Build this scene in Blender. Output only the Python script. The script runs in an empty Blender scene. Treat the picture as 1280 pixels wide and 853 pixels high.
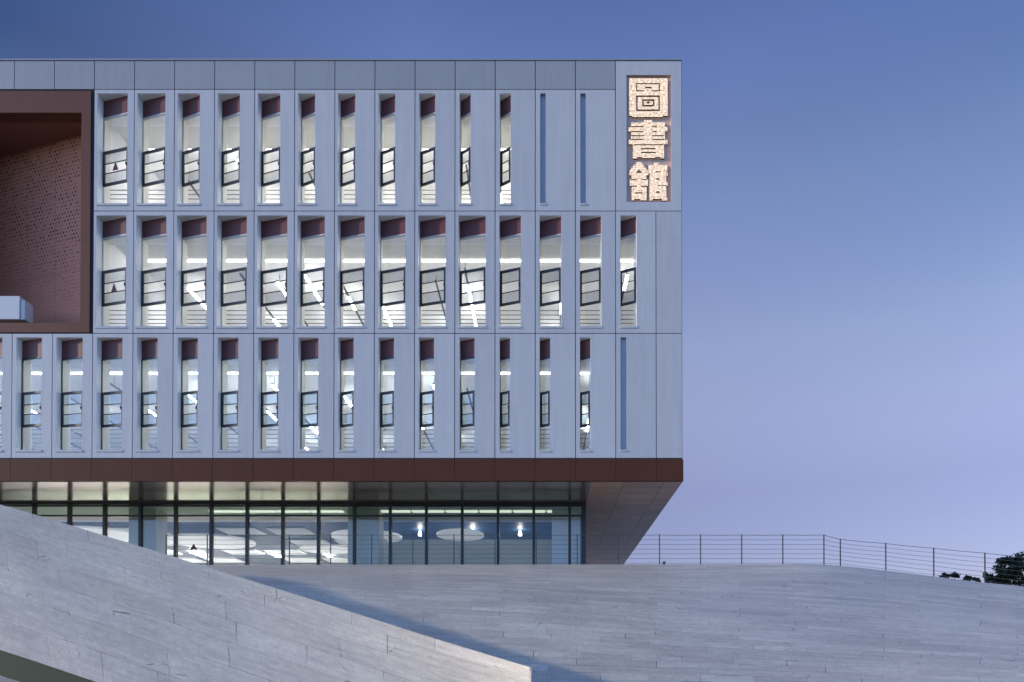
import bpy, bmesh, math, random
from mathutils import Vector
random.seed(7)
S = bpy.context.scene
COL = S.collection
R = math.radians

# ------------------------------------------------------------------ camera
F = 879.0            # focal length in photo pixels (1280 wide)
HX, HY = 680.0, 845.0  # vanishing point of depth lines
PITCH = R(0.6)
CY = HY - F * math.tan(PITCH)
D = 26.0             # facade plane is y = 0, camera at y = -D, eye height z = 0

def at(px, py, y):
    """photo pixel -> world point on the plane with this y"""
    u = (px - HX) / F
    v = (CY - py) / F
    dy = math.cos(PITCH) - v * math.sin(PITCH)
    dz = math.sin(PITCH) + v * math.cos(PITCH)
    t = (y + D) / dy
    return Vector((u * t, y, dz * t))

cam = bpy.data.cameras.new('camera')
cam.sensor_width = 36.0
cam.lens = 36.0 * F / 1280.0
cam.shift_x = (640.0 - HX) / 1280.0
cam.shift_y = (CY - 426.5) / 1280.0
cam.clip_end = 5000
camo = bpy.data.objects.new('camera', cam)
camo.location = (0, -D, 0)
camo.rotation_euler = (R(90) + PITCH, 0, 0)
COL.objects.link(camo)
S.camera = camo

# ------------------------------------------------------------------ world, sun, view
L = Vector((1.0, 0.20, -0.25)).normalized()      # direction the light travels
SUN_EL = math.asin(-L.z)
SUN_AZ = math.atan2(-L.x, -L.y)                    # clockwise from +Y
w = bpy.data.worlds.new('World'); S.world = w; w.use_nodes = True
nt = w.node_tree
bg = nt.nodes['Background']
sky = nt.nodes.new('ShaderNodeTexSky')
sky.sky_type = 'NISHITA'; sky.sun_disc = False
sky.sun_elevation = SUN_EL; sky.sun_rotation = SUN_AZ
sky.altitude = 0; sky.air_density = 1.0; sky.dust_density = 0.6; sky.ozone_density = 4.0
# dusk: the half of the sky away from the set sun is dimmer overhead and lavender low down
geo = nt.nodes.new('ShaderNodeTexCoord'); sep = nt.nodes.new('ShaderNodeSeparateXYZ')
nt.links.new(geo.outputs['Generated'], sep.inputs[0])
rampn = nt.nodes.new('ShaderNodeValToRGB'); rampn.color_ramp.interpolation = 'EASE'
GAINS = [(0.0,(.74,.47,.42)),(.10,(.80,.47,.40)),(.21,(.97,.545,.44)),(.244,(1.08,.575,.455)),(.334,(1.53,.81,.57)),(.4155,(1.72,.95,.64)),(.488,(1.60,.92,.67)),
         (.552,(1.50,.92,.68)),(.608,(1.30,.83,.67)),(.655,(1.16,.79,.70)),(.72,(.85,.65,.62)),(1.0,(.6,.5,.5))]
els = rampn.color_ramp.elements
for i, (p_, c_) in enumerate(GAINS):
    e_ = els[i] if i < 2 else els.new(p_)
    e_.position = p_
for e_, (p_, c_) in zip(sorted(els, key=lambda q: q.position), GAINS): e_.color = tuple(v/2 for v in c_) + (1,)
rampn.color_ramp.interpolation = 'LINEAR'
nt.links.new(sep.outputs['Z'], rampn.inputs[0])
front = nt.nodes.new('ShaderNodeMapRange'); front.interpolation_type = 'SMOOTHSTEP'
front.inputs['From Min'].default_value = -0.15; front.inputs['From Max'].default_value = 0.40
nt.links.new(sep.outputs['Y'], front.inputs['Value'])
gain = nt.nodes.new('ShaderNodeMix'); gain.data_type = 'RGBA'
gain.inputs[6].default_value = (0.5, 0.5, 0.5, 1)
nt.links.new(front.outputs[0], gain.inputs[0]); 
xr = nt.nodes.new('ShaderNodeValToRGB'); xe_ = xr.color_ramp.elements
xe_[0].position = 0.24; xe_[0].color = (.18,.28,.38,1); xe_[1].position = 0.43; xe_[1].color = (1,1,1,1)
q_ = xe_.new(.60); q_.color = (1,1,1,1); q_ = xe_.new(.74); q_.color = (.70,.80,.84,1)
hx = nt.nodes.new('ShaderNodeMath'); hx.operation = 'MULTIPLY_ADD'; hx.inputs[1].default_value = .5; hx.inputs[2].default_value = .5
nt.links.new(sep.outputs['X'], hx.inputs[0]); nt.links.new(hx.outputs[0], xr.inputs[0])
gx = nt.nodes.new('ShaderNodeMix'); gx.data_type = 'RGBA'; gx.blend_type = 'MULTIPLY'
hz = nt.nodes.new('ShaderNodeMapRange'); hz.inputs['From Min'].default_value = .3; hz.inputs['From Max'].default_value = .6
nt.links.new(sep.outputs['Z'], hz.inputs['Value']); nt.links.new(hz.outputs[0], gx.inputs[0])
nt.links.new(rampn.outputs[0], gx.inputs[6]); nt.links.new(xr.outputs[0], gx.inputs[7])
nt.links.new(gx.outputs[2], gain.inputs[7])
tint = nt.nodes.new('ShaderNodeMix'); tint.data_type = 'RGBA'; tint.blend_type = 'MULTIPLY'
tint.inputs[0].default_value = 1.0
nt.links.new(sky.outputs[0], tint.inputs[6]); nt.links.new(gain.outputs[2], tint.inputs[7])
t2 = nt.nodes.new('ShaderNodeMix'); t2.data_type = 'RGBA'; t2.blend_type = 'MULTIPLY'; t2.inputs[0].default_value = 1.0
t2.inputs[7].default_value = (0.78*2, 0.83*2, 1.05*2, 1)
nt.links.new(tint.outputs[2], t2.inputs[6])
nt.links.new(t2.outputs[2], bg.inputs[0])
bg.inputs[1].default_value = 0.12
sun = bpy.data.lights.new('sun', 'SUN'); sun.energy = 1.35; sun.angle = R(1.8); sun.color = (1.0, 0.85, 0.66)
suno = bpy.data.objects.new('sun', sun); suno.rotation_euler = L.to_track_quat('-Z', 'Y').to_euler()
COL.objects.link(suno)
S.view_settings.view_transform = 'Standard'; S.view_settings.look = 'None'
S.view_settings.gamma = 1.0; S.view_settings.exposure = 1.5
S.view_settings.use_curve_mapping = False
S.render.engine = 'CYCLES'
S.cycles.max_bounces = 10; S.cycles.transparent_max_bounces = 16
S.cycles.sample_clamp_indirect = 6.0

# ------------------------------------------------------------------ materials
class NT:
    def __init__(self, name):
        self.m = bpy.data.materials.new(name); self.m.use_nodes = True
        self.t = self.m.node_tree; self.p = self.t.nodes['Principled BSDF']
        self.out = self.t.nodes['Material Output']
    def n(self, kind, **kw):
        x = self.t.nodes.new('ShaderNode' + kind)
        for k, v in kw.items(): setattr(x, k, v)
        return x
    def l(self, a, b): self.t.links.new(a, b)
    def val(self, sock, v): sock.default_value = v
    def math(self, op, a, b=None, clamp=False):
        x = self.n('Math', operation=op, use_clamp=clamp)
        for i, s in enumerate((a, b)):
            if s is None: continue
            if isinstance(s, (int, float)): x.inputs[i].default_value = s
            else: self.l(s, x.inputs[i])
        return x.outputs[0]
    def noise(self, vec, scale, detail=4, rough=0.55):
        x = self.n('TexNoise'); x.inputs['Scale'].default_value = scale
        x.inputs['Detail'].default_value = detail; x.inputs['Roughness'].default_value = rough
        if vec is not None: self.l(vec, x.inputs['Vector'])
        return x.outputs['Fac']
    def ramp(self, fac, a, b, ca=(0,0,0,1), cb=(1,1,1,1)):
        x = self.n('ValToRGB'); e = x.color_ramp.elements
        e[0].position = a; e[0].color = ca; e[1].position = b; e[1].color = cb
        self.l(fac, x.inputs[0]); return x.outputs[0]
    def mix(self, fac, a, b, blend='MIX'):
        x = self.n('Mix', data_type='RGBA', blend_type=blend)
        for i, s in ((0, fac), (6, a), (7, b)):
            if isinstance(s, (int, float)): x.inputs[i].default_value = s
            elif isinstance(s, tuple): x.inputs[i].default_value = s if len(s) == 4 else s + (1,)
            else: self.l(s, x.inputs[i])
        return x.outputs[2]
    def bump(self, h, strength=0.3, dist=0.02):
        x = self.n('Bump'); x.inputs['Strength'].default_value = strength; x.inputs['Distance'].default_value = dist
        self.l(h, x.inputs['Height']); self.l(x.outputs[0], self.p.inputs['Normal'])

def obj_coords(k): return k.n('TexCoord').outputs['Object']
def uv_coords(k): return k.n('TexCoord').outputs['UV']

def mat_plain(name, c, rough=0.5, metal=0.0, var=0.12, scale=3.0, spec=0.5, stretch=None):
    k = NT(name); co = obj_coords(k)
    if stretch:
        mp = k.n('Mapping'); mp.inputs['Scale'].default_value = stretch; k.l(co, mp.inputs[0]); co = mp.outputs[0]
    f = k.noise(co, scale, 5, 0.6)
    lo = tuple(x * (1 - var) for x in c); hi = tuple(min(1, x * (1 + var)) for x in c)
    k.l(k.mix(f, lo, hi), k.p.inputs['Base Color'])
    r = k.math('ADD', k.math('MULTIPLY', f, 0.2), max(0.02, rough - 0.1))
    k.l(r, k.p.inputs['Roughness'])
    k.p.inputs['Metallic'].default_value = metal
    k.p.inputs['Specular IOR Level'].default_value = spec
    return k.m

def mat_emit(name, c, strength):
    k = NT(name); k.p.inputs['Base Color'].default_value = (0.8, 0.8, 0.8, 1)
    k.p.inputs['Emission Color'].default_value = c + (1,); k.p.inputs['Emission Strength'].default_value = strength
    return k.m

def mat_glass(name, tint=(0.93, 0.96, 0.95), refl=0.06, power=0.5):
    k = NT(name)
    tr = k.n('BsdfTransparent'); tr.inputs[0].default_value = tint + (1,)
    gl = k.n('BsdfGlossy'); gl.inputs['Roughness'].default_value = 0.015; gl.inputs[0].default_value = (0.95, 0.97, 1, 1)
    lw = k.n('LayerWeight'); lw.inputs['Blend'].default_value = 0.3
    f = k.math('ADD', k.math('MULTIPLY', lw.outputs['Fresnel'], power), refl, True)
    mx = k.n('MixShader'); k.l(f, mx.inputs[0]); k.l(tr.outputs[0], mx.inputs[1]); k.l(gl.outputs[0], mx.inputs[2])
    k.l(mx.outputs[0], k.out.inputs[0]); k.t.nodes.remove(k.p)
    return k.m

def mat_stone(name, row, length, c1, c2, joint_amount=0.55):
    k = NT(name); uv = uv_coords(k)
    wob = k.n('TexNoise'); wob.inputs['Scale'].default_value = 0.35; k.l(uv, wob.inputs['Vector'])
    add = k.n('VectorMath', operation='MULTIPLY_ADD'); add.inputs[1].default_value = (0.14, 0.10, 0)
    k.l(wob.outputs['Color'], add.inputs[0]); k.l(uv, add.inputs[2])
    b = k.n('TexBrick'); b.offset = 0.37; b.offset_frequency = 2; b.squash = 0.62; b.squash_frequency = 3
    k.l(add.outputs[0], b.inputs['Vector'])
    b.inputs['Color1'].default_value = c1 + (1,); b.inputs['Color2'].default_value = c2 + (1,)
    b.inputs['Scale'].default_value = 1.0; b.inputs['Mortar Size'].default_value = 0.012
    b.inputs['Mortar Smooth'].default_value = 0.4; b.inputs['Bias'].default_value = 0.0
    b.inputs['Brick Width'].default_value = length; b.inputs['Row Height'].default_value = row
    mean = tuple((x + y) / 2 for x, y in zip(c1, c2))
    b.inputs['Mortar'].default_value = mean + (1,)
    # per-slab tone, streaks along the course, speckle
    mp = k.n('Mapping'); mp.inputs['Scale'].default_value = (0.45, 3.2, 1); k.l(uv, mp.inputs[0])
    streak = k.noise(mp.outputs[0], 1.6, 6, 0.65)
    big = k.noise(uv, 0.33, 4, 0.6)
    spk = k.noise(uv, 22.0, 4, 0.8)
    c = k.mix(1.0, b.outputs['Color'], k.ramp(streak, 0.25, 0.75, (0.80, 0.80, 0.82, 1), (1.16, 1.16, 1.14, 1)), 'MULTIPLY')
    c = k.mix(1.0, c, k.ramp(big, 0.3, 0.7, (0.86, 0.86, 0.88, 1), (1.10, 1.10, 1.08, 1)), 'MULTIPLY')
    c = k.mix(1.0, c, k.ramp(spk, 0.3, 0.7, (0.76, 0.76, 0.77, 1), (1.20, 1.20, 1.20, 1)), 'MULTIPLY')
    mid_ = k.noise(uv, 4.5, 5, 0.7)
    c = k.mix(1.0, c, k.ramp(mid_, 0.3, 0.7, (0.84, 0.84, 0.85, 1), (1.14, 1.14, 1.13, 1)), 'MULTIPLY')
    # joints: only some stretches are open and dark
    mask = k.ramp(k.noise(uv, 0.9, 3, 0.6), 0.62 - 0.2 * joint_amount, 0.72 - 0.2 * joint_amount)
    j = k.math('MULTIPLY', b.outputs['Fac'], k.math('ADD', k.math('MULTIPLY', mask, 0.62), 0.13))
    c = k.mix(j, c, (0.05, 0.05, 0.055))
    # fine cracks and chips
    vo = k.n('TexVoronoi', feature='DISTANCE_TO_EDGE'); vo.inputs['Scale'].default_value = 0.8
    wn = k.n('TexNoise'); wn.inputs['Scale'].default_value = 1.7; k.l(uv, wn.inputs['Vector'])
    a2 = k.n('VectorMath', operation='MULTIPLY_ADD'); a2.inputs[1].default_value = (0.35, 0.2, 0)
    k.l(wn.outputs['Color'], a2.inputs[0]); k.l(uv, a2.inputs[2]); k.l(a2.outputs[0], vo.inputs['Vector'])
    crack = k.math('LESS_THAN', vo.outputs['Distance'], 0.008)
    cm = k.ramp(k.noise(uv, 1.3, 2, 0.5), 0.60, 0.66)
    c = k.mix(k.math('MULTIPLY', k.math('MULTIPLY', crack, cm), 0.7), c, (0.05, 0.05, 0.05))
    k.l(c, k.p.inputs['Base Color'])
    k.l(k.math('ADD', k.math('MULTIPLY', streak, 0.25), 0.32), k.p.inputs['Roughness'])
    h = k.math('SUBTRACT', k.math('ADD', k.math('MULTIPLY', streak, 0.6), k.math('MULTIPLY', spk, 0.25)), k.math('MULTIPLY', b.outputs['Fac'], 0.9))
    k.bump(h, 0.55, 0.02)
    return k.m

def mat_perforated(name):
    k = NT(name); uv = uv_coords(k)
    sp = k.n('SeparateXYZ'); k.l(uv, sp.inputs[0])
    P = 0.15
    row = k.math('FLOOR', k.math('DIVIDE', sp.outputs[1], P))
    off = k.math('MULTIPLY', k.math('MODULO', row, 2.0), 0.5)
    fx = k.math('SUBTRACT', k.math('FRACT', k.math('ADD', k.math('DIVIDE', sp.outputs[0], P), off)), 0.5)
    fy = k.math('SUBTRACT', k.math('FRACT', k.math('DIVIDE', sp.outputs[1], P)), 0.5)
    d = k.math('SQRT', k.math('ADD', k.math('MULTIPLY', fx, fx), k.math('MULTIPLY', fy, fy)))
    # per-hole size: bigger towards the upper right, none near the foot
    wn = k.n('TexWhiteNoise', noise_dimensions='2D')
    cell = k.n('CombineXYZ')
    k.l(k.math('FLOOR', k.math('ADD', k.math('DIVIDE', sp.outputs[0], P), off)), cell.inputs[0]); k.l(row, cell.inputs[1])
    k.l(cell.outputs[0], wn.inputs['Vector'])
    size = k.math('MULTIPLY', k.math('ADD', wn.outputs['Value'], 0.45), 0.21)
    size = k.math('MULTIPLY', size, k.ramp(k.math('MULTIPLY', k.math('ADD', sp.outputs[1], k.math('MULTIPLY', sp.outputs[0], 0.3)), 0.1), 0.12, 0.62))
    hole = k.math('LESS_THAN', d, size)
    f = k.noise(uv, 1.2, 4, 0.6)
    base = k.mix(f, (0.40, 0.160, 0.105), (0.50, 0.205, 0.135))
    # sheet joints
    sx = k.math('LESS_THAN', k.math('FRACT', k.math('DIVIDE', sp.outputs[0], 1.487)), 0.012)
    sy = k.math('LESS_THAN', k.math('FRACT', k.math('DIVIDE', sp.outputs[1], 3.0)), 0.005)
    base = k.mix(k.math('MULTIPLY', k.math('MAXIMUM', sx, sy), 0.55), base, (0.03, 0.02, 0.02))
    k.l(k.mix(hole, base, (0.035, 0.018, 0.018)), k.p.inputs['Base Color'])
    k.p.inputs['Roughness'].default_value = 0.5
    k.p.inputs['Specular IOR Level'].default_value = 0.25
    return k.m

def mat_facade(name, c):
    k = NT(name); co = obj_coords(k)
    f1 = k.noise(co, 1.1, 5, 0.6); f2 = k.noise(co, 14, 4, 0.7)
    mp = k.n('Mapping'); mp.inputs['Scale'].default_value = (3.0, 3.0, 0.25); k.l(co, mp.inputs[0])
    f3 = k.noise(mp.outputs[0], 1.4, 5, 0.65)
    col = k.mix(f1, tuple(x * 0.93 for x in c), tuple(x * 1.05 for x in c))
    col = k.mix(1.0, col, k.ramp(f2, 0.3, 0.7, (0.95, 0.95, 0.95, 1), (1.04, 1.04, 1.04, 1)), 'MULTIPLY')
    col = k.mix(1.0, col, k.ramp(f3, 0.3, 0.72, (0.92, 0.92, 0.93, 1), (1.04, 1.04, 1.04, 1)), 'MULTIPLY')
    g = k.n('NewGeometry')
    col = k.mix(1.0, col, k.ramp(g.outputs['Random Per Island'], 0, 1, (0.95, 0.955, 0.96, 1), (1.045, 1.04, 1.035, 1)), 'MULTIPLY')
    k.l(col, k.p.inputs['Base Color'])
    k.l(k.math('ADD', k.math('MULTIPLY', f1, 0.2), 0.42), k.p.inputs['Roughness'])
    k.bump(f2, 0.12, 0.004)
    return k.m

def mat_soffit(name, c1=(0.34,0.25,0.21), c2=(0.46,0.35,0.30), metal=.65, rough=.13):
    k = NT(name); co = obj_coords(k)
    sp = k.n('SeparateXYZ'); k.l(co, sp.inputs[0])
    PX, PY = 1.487, 0.9
    cx = k.math('FLOOR', k.math('DIVIDE', sp.outputs[0], PX)); cy = k.math('FLOOR', k.math('DIVIDE', sp.outputs[1], PY))
    cell = k.n('CombineXYZ'); k.l(cx, cell.inputs[0]); k.l(cy, cell.inputs[1])
    wn = k.n('TexWhiteNoise', noise_dimensions='2D'); k.l(cell.outputs[0], wn.inputs['Vector'])
    base = k.mix(wn.outputs['Value'], c1, c2)
    jx = k.math('LESS_THAN', k.math('FRACT', k.math('DIVIDE', sp.outputs[0], PX)), 0.012)
    jy = k.math('LESS_THAN', k.math('FRACT', k.math('DIVIDE', sp.outputs[1], PY)), 0.02)
    j = k.math('MAXIMUM', jx, jy)
    k.l(k.mix(j, base, (0.02, 0.015, 0.015)), k.p.inputs['Base Color'])
    k.p.inputs['Metallic'].default_value = metal
    k.l(k.math('ADD', k.math('MULTIPLY', wn.outputs['Value'], 0.07), rough), k.p.inputs['Roughness'])
    tilt = k.n('Bump'); tilt.inputs['Strength'].default_value = 0.25; tilt.inputs['Distance'].default_value = 0.03
    k.l(k.noise(co, 0.8, 2, 0.5), tilt.inputs['Height']); k.l(tilt.outputs[0], k.p.inputs['Normal'])
    return k.m

def mat_sign(name):
    k = NT(name); co = obj_coords(k)
    vo = k.n('TexVoronoi'); vo.inputs['Scale'].default_value = 14; k.l(co, vo.inputs['Vector'])
    f = k.noise(co, 13, 4, 0.7)
    s = k.math('ADD', k.math('MULTIPLY', k.ramp(f, 0.38, 0.68), 1.0), k.math('MULTIPLY', k.math('LESS_THAN', vo.outputs['Distance'], 0.35), 0.18))
    k.l(k.mix(k.ramp(f, .35, .65), (0.22, 0.16, 0.12), (0.45, 0.37, 0.30)), k.p.inputs['Base Color'])
    k.l(k.mix(f, (1.0, 0.66, 0.40), (1.0, 0.86, 0.68)), k.p.inputs['Emission Color'])
    k.l(k.math('ADD', k.math('MULTIPLY', s, 0.33), 0.12), k.p.inputs['Emission Strength'])
    return k.m

def mat_leaf(name, a, b):
    k = NT(name); g = k.n('NewGeometry')
    k.l(k.mix(g.outputs['Random Per Island'], a, b), k.p.inputs['Base Color'])
    k.p.inputs['Roughness'].default_value = 0.6
    return k.m

M = dict(
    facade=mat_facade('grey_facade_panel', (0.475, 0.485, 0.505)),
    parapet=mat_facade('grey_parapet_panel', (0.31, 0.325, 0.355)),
    backing=mat_plain('dark_joint', (0.03, 0.032, 0.04), 0.8),
    reveal=mat_plain('white_reveal', (0.74, 0.74, 0.73), 0.5, var=0.04),
    spandrel=mat_plain('brown_spandrel', (0.105, 0.034, 0.034), 0.45, 0.0, 0.12, 2.0, spec=.3),
    sash=mat_plain('black_sash', (0.014, 0.017, 0.024), 0.4, 0.2, 0.1),
    trim=mat_plain('grey_trim', (0.33, 0.33, 0.34), 0.45, 0.2, 0.06),
    glass=mat_glass('clear_glass', (0.95, 0.97, 0.96), 0.04, 0.4),
    glass_low=mat_glass('sky_tint_glass', (0.80, 0.88, 0.90), 0.09, 0.6),  # blue of the reflected sky put into the glass tint
    pane=mat_glass('reflection_tint_pane', (0.62, 0.65, 0.66), 0.05, 0.4),  # grey reflected bands of the sash put into the pane tint
    pane_low=mat_glass('sky_reflection_pane', (0.52, 0.66, 0.74), 0.14, 0.6),  # reflected blue sky bands put into the pane tint
    frost=mat_glass('green_transom_glass', (0.62, 0.78, 0.68), 0.08, 0.5),
    curtain=mat_glass('curtain_glass', (0.88, 0.92, 0.93), 0.06, 0.5),
    slot=mat_plain('blue_grey_slot', (0.36, 0.39, 0.45), 0.35, 0.2, 0.08),
    fascia=mat_plain('brown_fascia', (0.088, 0.030, 0.017), 0.5, 0.0, 0.14, 1.2, spec=.15, stretch=(2.5, 1, .4)),
    frame_brown=mat_plain('brown_portal_frame', (0.135, 0.054, 0.034), 0.5, 0.0, 0.12, 1.0, spec=.25),
    perforated=mat_perforated('perforated_brown_metal'),
    soffit=mat_soffit('brown_metal_soffit'),
    copper=mat_soffit('copper_soffit', (0.62,0.35,0.20), (0.76,0.46,0.28), .45, .18),
    mullion=mat_plain('dark_mullion', (0.035, 0.037, 0.042), 0.35, 0.5, 0.1),
    wall=mat_plain('white_wall', (0.80, 0.80, 0.79), 0.6, var=0.05, scale=1.0),
    ceiling=mat_plain('white_ceiling', (0.80, 0.80, 0.79), 0.7, var=0.05, scale=1.0),
    bulkhead=mat_plain('pale_grey_bulkhead', (0.60, 0.61, 0.58), 0.7, var=0.06, scale=1.0),
    floor=mat_plain('pale_floor', (0.58, 0.57, 0.55), 0.35, var=0.08, scale=1.0),
    track=mat_plain('grey_lamp_track', (0.10, 0.10, 0.10), 0.5, 0.3),
    rail=mat_plain('grey_guard_rail', (0.16, 0.155, 0.15), 0.4, 0.3),
    lamp=mat_emit('lit_tube', (1.0, 0.975, 0.95), 15.0),
    cove=mat_emit('lit_cove', (1.0, 0.97, 0.93), 5.0),
    cove_hidden=mat_emit('added_unseen_cove', (1.0, 0.97, 0.93), 13.0),
    disc=mat_emit('lit_disc', (1.0, 0.98, 0.95), 0.09),
    pendant=mat_emit('lit_pendant', (1.0, 0.95, 0.86), 15.0),
    panel_light=mat_emit('lit_panel', (1.0, 0.96, 0.90), 105.0),
    lobby_fill=mat_emit('added_lobby_fill', (1.0, 0.95, 0.86), 0.35),  # fill glow added to brighten the lobby, no real lamp
    navy=mat_plain('navy_ceiling', (0.035, 0.075, 0.17), 0.5, var=0.12, scale=.6),
    grey_ceiling=mat_plain('grey_ceiling', (0.075, 0.08, 0.09), 0.6, var=0.15, scale=.6),
    teal_wall=mat_plain('grey_green_wall', (0.60, 0.64, 0.61), 0.5, var=0.1, scale=.7),
    column=mat_plain('grey_column', (0.52, 0.53, 0.45), 0.5, var=0.06, scale=1.0),
    red=mat_plain('red_mark', (0.12, 0.025, 0.02), 0.5),
    white_box=mat_plain('pale_box_metal', (0.55, 0.55, 0.57), 0.4, var=0.05),
    sign_back_glow=mat_plain('glow_tinted_sign_back', (0.62, 0.44, 0.36), 0.5, var=0.06),  # warm glow spilled by the letters is put into this base colour
    sign=mat_sign('lit_sign_face'),
    sign_edge=mat_plain('dark_sign_edge', (0.045, 0.035, 0.03), 0.6),
    hill=mat_stone('stone_terrace', 0.42, 1.9, (0.42, 0.39, 0.335), (0.54, 0.505, 0.435), 0.5),
    berm=mat_stone('stone_ramp', 0.95, 2.6, (0.495, 0.455, 0.375), (0.57, 0.525, 0.435), 0.65),
    retaining=mat_plain('green_grey_wall', (0.030, 0.042, 0.032), 0.8, var=0.15, scale=.5, spec=.1),
    ground=mat_plain('ground_earth', (0.14, 0.15, 0.12), 0.9, var=0.3, scale=.3),
    cable=mat_plain('steel_cable', (0.13, 0.13, 0.145), 0.4, 0.6),
    post=mat_plain('dark_steel_post', (0.075, 0.075, 0.085), 0.45, 0.5),
    bark=mat_plain('dark_bark', (0.055, 0.045, 0.035), 0.9, var=.3, scale=8),
    leaf=mat_leaf('dark_foliage', (0.018, 0.032, 0.016), (0.055, 0.085, 0.035)),
)

# ------------------------------------------------------------------ mesh helpers
class MB:
    def __init__(self): self.v = []; self.f = []; self.uv = []
    def quad(self, a, b, c, d, uv=None):
        i = len(self.v); self.v += [tuple(a), tuple(b), tuple(c), tuple(d)]; self.f.append((i, i+1, i+2, i+3)); self.uv.append(uv)
    def poly(self, pts):
        i = len(self.v); self.v += [tuple(p) for p in pts]; self.f.append(tuple(range(i, i+len(pts)))); self.uv.append(None)
    def box(self, x0, x1, y0, y1, z0, z1):
        i = len(self.v)
        self.v += [(x, y, z) for z in (z0, z1) for y in (y0, y1) for x in (x0, x1)]
        for q in ((0,2,3,1),(4,5,7,6),(0,1,5,4),(2,6,7,3),(0,4,6,2),(1,3,7,5)):
            self.f.append(tuple(i+k for k in q)); self.uv.append(None)
    def prism(self, pts, z0, z1):      # pts: xy outline
        n = len(pts); i = len(self.v)
        self.v += [(p[0], p[1], z0) for p in pts] + [(p[0], p[1], z1) for p in pts]
        self.f.append(tuple(i+k for k in range(n))[::-1]); self.uv.append(None)
        self.f.append(tuple(i+n+k for k in range(n))); self.uv.append(None)
        for k in range(n):
            self.f.append((i+k, i+(k+1)%n, i+n+(k+1)%n, i+n+k)); self.uv.append(None)
    def tube(self, a, b, r0, r1=None, n=8):
        r1 = r0 if r1 is None else r1
        a, b = Vector(a), Vector(b); d = (b-a).normalized()
        e = d.cross(Vector((0,0,1)) if abs(d.z) < .9 else Vector((1,0,0))).normalized(); g = d.cross(e)
        i = len(self.v)
        for c, r in ((a, r0), (b, r1)):
            for k in range(n):
                t = 2*math.pi*k/n; self.v.append(tuple(c + e*(r*math.cos(t)) + g*(r*math.sin(t))))
        for k in range(n):
            self.f.append((i+k, i+(k+1)%n, i+n+(k+1)%n, i+n+k)); self.uv.append(None)
        self.f.append(tuple(i+k for k in range(n))); self.uv.append(None)
        self.f.append(tuple(i+n+k for k in range(n))[::-1]); self.uv.append(None)
    def build(self, name, mat, parent=None, smooth=False, bevel=0, fix=True):
        me = bpy.data.meshes.new(name); me.from_pydata(self.v, [], self.f)
        if any(u for u in self.uv):
            lay = me.uv_layers.new(name='UVMap')
            li = 0
            for f, u in zip(self.f, self.uv):
                for k in range(len(f)):
                    lay.data[li].uv = u[k] if u else (0, 0); li += 1
        me.materials.append(M[mat] if isinstance(mat, str) else mat)
        if fix:
            bm = bmesh.new(); bm.from_mesh(me); bmesh.ops.remove_doubles(bm, verts=bm.verts, dist=1e-5)
            bmesh.ops.recalc_face_normals(bm, faces=bm.faces); bm.to_mesh(me); bm.free()
        if smooth:
            for p in me.polygons: p.use_smooth = True
        o = bpy.data.objects.new(name, me); COL.objects.link(o)
        if parent: o.parent = parent; o.matrix_parent_inverse = parent.matrix_world.inverted() if False else o.matrix_parent_inverse
        if bevel:
            b = o.modifiers.new('bevel', 'BEVEL'); b.width = bevel; b.segments = 2; b.limit_method = 'ANGLE'
        return o

def empty(name, label, cat, loc=(0,0,0), group=None):
    o = bpy.data.objects.new(name, None); COL.objects.link(o); o.location = loc; o.empty_display_size = .3
    o['label'] = label; o['category'] = cat
    if group: o['group'] = group
    return o
def tag(o, label, cat, group=None):
    o['label'] = label; o['category'] = cat
    if group: o['group'] = group
    return o
def struct(o, kind='structure'): o['kind'] = kind; return o

# ------------------------------------------------------------------ building
B = empty('library_building', 'wide grey panelled library with rows of narrow lit windows above a glazed brown-soffited ground floor', 'building')

def X(px, py=330): return at(px, py, 0).x
def Z(py, px=400): return at(px, py, 0).z
ZT, ZP, Z1, Z2, Z3, ZS = Z(76), Z(112), Z(264), Z(417), Z(573), Z(601.5)
PITCHX = (X(769.5) - X(116.5)) / 13.0
def joint(k): return X(769.5) - PITCHX * (13 - k)      # joint(0) = right edge of the brown portal
XR = X(852.5); XL = joint(-9)
J820 = X(820.0)
GAP = 0.028
YB = 0.05

rows = [
  dict(za=Z1, zb=ZP, top=117, bot=254.5, depth=0.37, span=(141.5, 146.5), sash=(187.5, 230.5), k0=0, low=False,
       win=[(121.3,159.2),(171.2,206.4),(221.7,249.6),(271.8,299.6),(322,350.2),(372.3,393.8),(422.2,444),(473,494),(523.6,544),(574.2,588.2),(624.5,638.5)],
       slots=[(675.2,682),(725.5,732.3)]),
  dict(za=Z2, zb=Z1, top=269.5, bot=408, depth=0.37, span=(293, 297), sash=(337, 381), k0=0, low=False,
       win=[(120,157.5),(170,207.7),(220.6,258),(271,308.3),(321.2,359),(371.7,405.7),(421.8,455.7),(472.6,506.7),(522.6,557),(573,607),(624,651),(674.5,701.5),(725,751.6),(775.7,795.7)],
       slots=[]),
  dict(za=Z3, zb=Z2, top=422, bot=562.5, depth=0.29, span=(446, 448), sash=(490, 533.5), k0=-3, low=True,
       win=[(-30.5,2.5),(20,52),(70,103),(120.6,152.7),(171,196.7),(221.7,247),(272,297.6),(322.5,347.8),(372.6,397.8),(422.6,442),(473,492.5),(523.3,542.6),(574.2,593.2),(624.3,637.5),(674.6,687.8),(725,738.2)],
       slots=[(775.7,783)]),
]
DR = 0.085      # glass setback at the right jamb
YI = 0.80       # inner face of the wall

panels = MB(); backing = MB(); inner = MB()

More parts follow.
